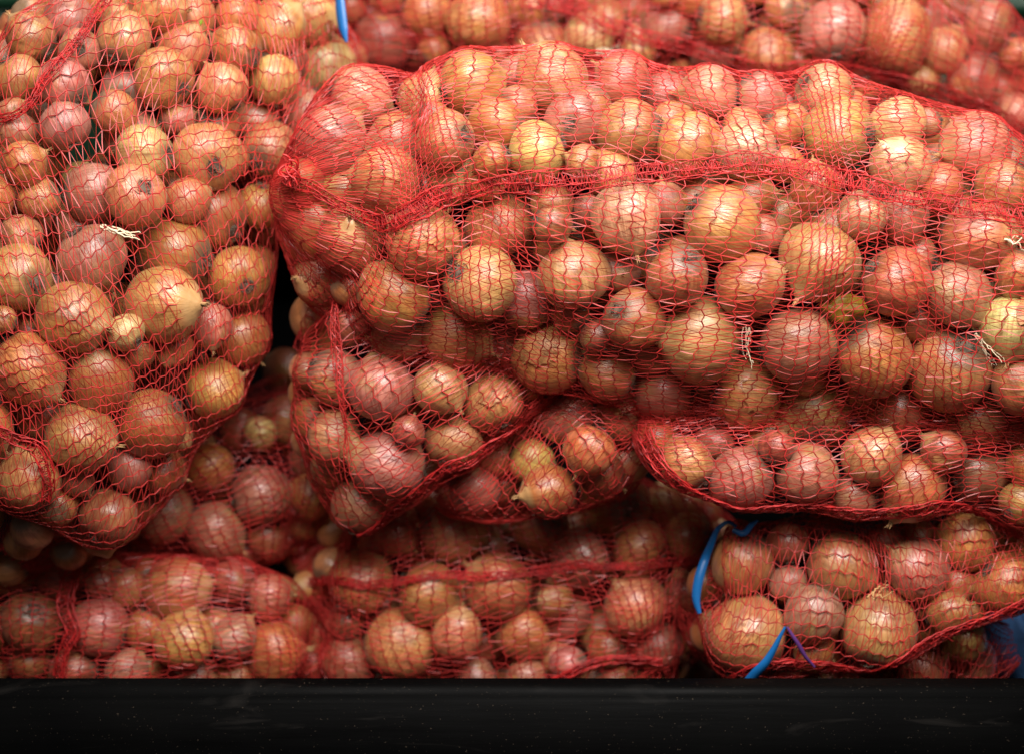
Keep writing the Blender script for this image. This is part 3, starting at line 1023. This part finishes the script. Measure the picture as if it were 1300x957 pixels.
dl = depth_at('A', 1072, 395)
out = [(1039, 387), (1050, 384), (1064, 376), (1080, 373), (1096, 380), (1103, 395), (1098, 404), (1084, 409), (1072, 413), (1056, 408), (1046, 398)]
cx, cy = 1070, 393
n = len(out)
V, F = [], []
for ring, kq in ((0, 1.0), (1, .6), (2, .25)):
    for k, (x, y) in enumerate(out):
        V.append(pix(cx + (x - cx) * kq, cy + (y - cy) * kq, dl + .012 + .006 * math.sin(k * 2.1) * kq - .005 * (1 - kq)))
for ring in range(2):
    F += [[ring * n + k, ring * n + (k + 1) % n, (ring + 1) * n + (k + 1) % n, (ring + 1) * n + k] for k in range(n)]
V.append(pix(cx, cy, dl + .006))
F += [[2 * n + k, 2 * n + (k + 1) % n, 3 * n, 3 * n] for k in range(n)]
me = bpy.data.meshes.new('leaf')
me.from_pydata([tuple(v) for v in V], [], [tuple(dict.fromkeys(f)) for f in F])
me.polygons.foreach_set('use_smooth', [True] * len(me.polygons))
lf = link('leaf', me, None, M_LEAF)
sol = lf.modifiers.new('thickness', 'SOLIDIFY')
sol.thickness = .0006
thing(lf, 'dry yellow leaf scrap between onions in the big top sack', 'leaf')


def fibres(name, key, pts, label, k, mt, rad=.0007, back=.0):
    mb = MB()
    q = spline(pts, 14)
    w = depth_at(key, *pts[len(pts) // 2])
    for j in range(k):
        off = rng.normal(size=2) * 3.2
        wig = np.cumsum(rng.normal(size=(14, 2)) * 1.5, 0) + off * np.linspace(.3, 1.6, 14)[:, None]
        P = pix(q[:, 0] + wig[:, 0], q[:, 1] + wig[:, 1], w + back + rng.uniform(-.003, .004) + np.linspace(0, .004, 14) * rng.normal())
        mb.tube(P, rad * np.linspace(1.1, .5, 14), 5)
    return thing(mb.build(name, mt), label, 'dry scrap')


fibres('onion_straw', 'B', [(128, 288), (145, 293), (160, 298), (176, 304)], 'pale dry stem lying across onions in the left sack', 4, M_PALE, .0009)
fibres('dry_roots', 'A', [(948, 414), (946, 428), (948, 442), (952, 452)], 'pale frayed roots beside the largest golden onion of the big top sack', 6, M_PALE, .0005, .004)
fibres('dry_roots', 'A', [(1238, 422), (1246, 430), (1256, 444), (1266, 456)], 'pale root tangle at the far end of the big top sack', 6, M_PALE, .0005, .004)
fibres('onion_straw', 'A', [(1278, 302), (1290, 306), (1305, 310)], 'grey dry stalk poking from an onion at the right border', 4, M_PALE, .0008)
fibres('dry_roots', 'C', [(756, 66), (764, 62), (772, 68), (778, 60)], 'curly pale roots below the seam of the rear sack', 6, M_PALE, .0008)
fibres('onion_straw', 'G', [(1106, 756), (1118, 748), (1130, 738)], 'straw coloured stem between onions of the lower right sack', 4, M_NECK, .0008)

# ------------------------------------------------------------------ surroundings, with an added front board
def box(name, c, sx, sy, sz, mt, bev=.004):
    import bmesh
    bm = bmesh.new()
    bmesh.ops.create_cube(bm, size=1)
    for v in bm.verts:
        v.co = Vector((v.co.x * sx, v.co.y * sy, v.co.z * sz))
    bmesh.ops.bevel(bm, geom=list(bm.edges), offset=bev, segments=3, affect='EDGES')
    me = bpy.data.meshes.new(name)
    bm.to_mesh(me)
    bm.free()
    me.polygons.foreach_set('use_smooth', [True] * len(me.polygons))
    o = link(name, me, None, mt)
    o.location = c
    return o


zb = min(c[2] - r for c, r in zip(allc, allr)) - .004
o = box('floor', (0, .35, zb - .02), 3.0, 1.9, .04, M_BLACK)
o['kind'] = 'structure'
# added board, made up to fill the black bottom strip; its edge hides the feet of the lowest sacks
pb = pix(650, 869, .035)
hb = pb[2] - (zb - .0) + .0
o = box('added_front_board', (0, pb[1], zb + hb / 2 - .001), 2.4, .030, hb, M_BOARD, .005)
o['label'], o['category'] = 'added black board filling the strip along the lower edge', 'board'
# green crates behind
for (x, y, w, lab) in ((-225, 10, .62, 'dark green plastic crate behind the left sack'), (1420, 20, .72, 'dark green plastic crate behind the rear sack')):
    base = bpy.data.objects.new('plastic_crate', None)
    COL.objects.link(base)
    c = pix(x, y, w)
    base.location = (c[0], c[1], zb)
    base['label'], base['category'] = lab, 'crate'
    base['group'] = 'green crates behind the pile'
    top = c[2] + .03
    h = top - zb
    wl = box('wall', (0, 0, h / 2), .62, .03, h, M_BIN)
    wl.parent = base
    rim = box('rim', (0, -.022, h - .012), .64, .016, .028, M_BIN, .005)
    rim.parent = base
    for k in range(-3, 4):
        rb = box('rib', (k * .085, -.020, h / 2 - .02), .012, .012, h - .06, M_BIN, .003)
        rb.parent = base
bk = box('wall', (0, 1.05, zb + 1.0), 4.0, .04, 2.4, M_BLACK)
bk.name = 'back_wall'
bk['kind'] = 'structure'
c = pix(1330, 850, .22)
o = box('plastic_box', (c[0] + .085, c[1] + .06, (zb + c[2] + .02) / 2), .20, .16, c[2] + .02 - zb, M_BLUEP, .006)
o['label'], o['category'] = 'blue plastic box at the bottom right corner beside the sacks', 'box'
c = pix(1240, -14, .60)
o = box('plastic_box', c, .06, .05, .03, M_BLUEP, .004)
o['label'], o['category'] = 'small blue plastic edge above the rear sack at the top border', 'box'
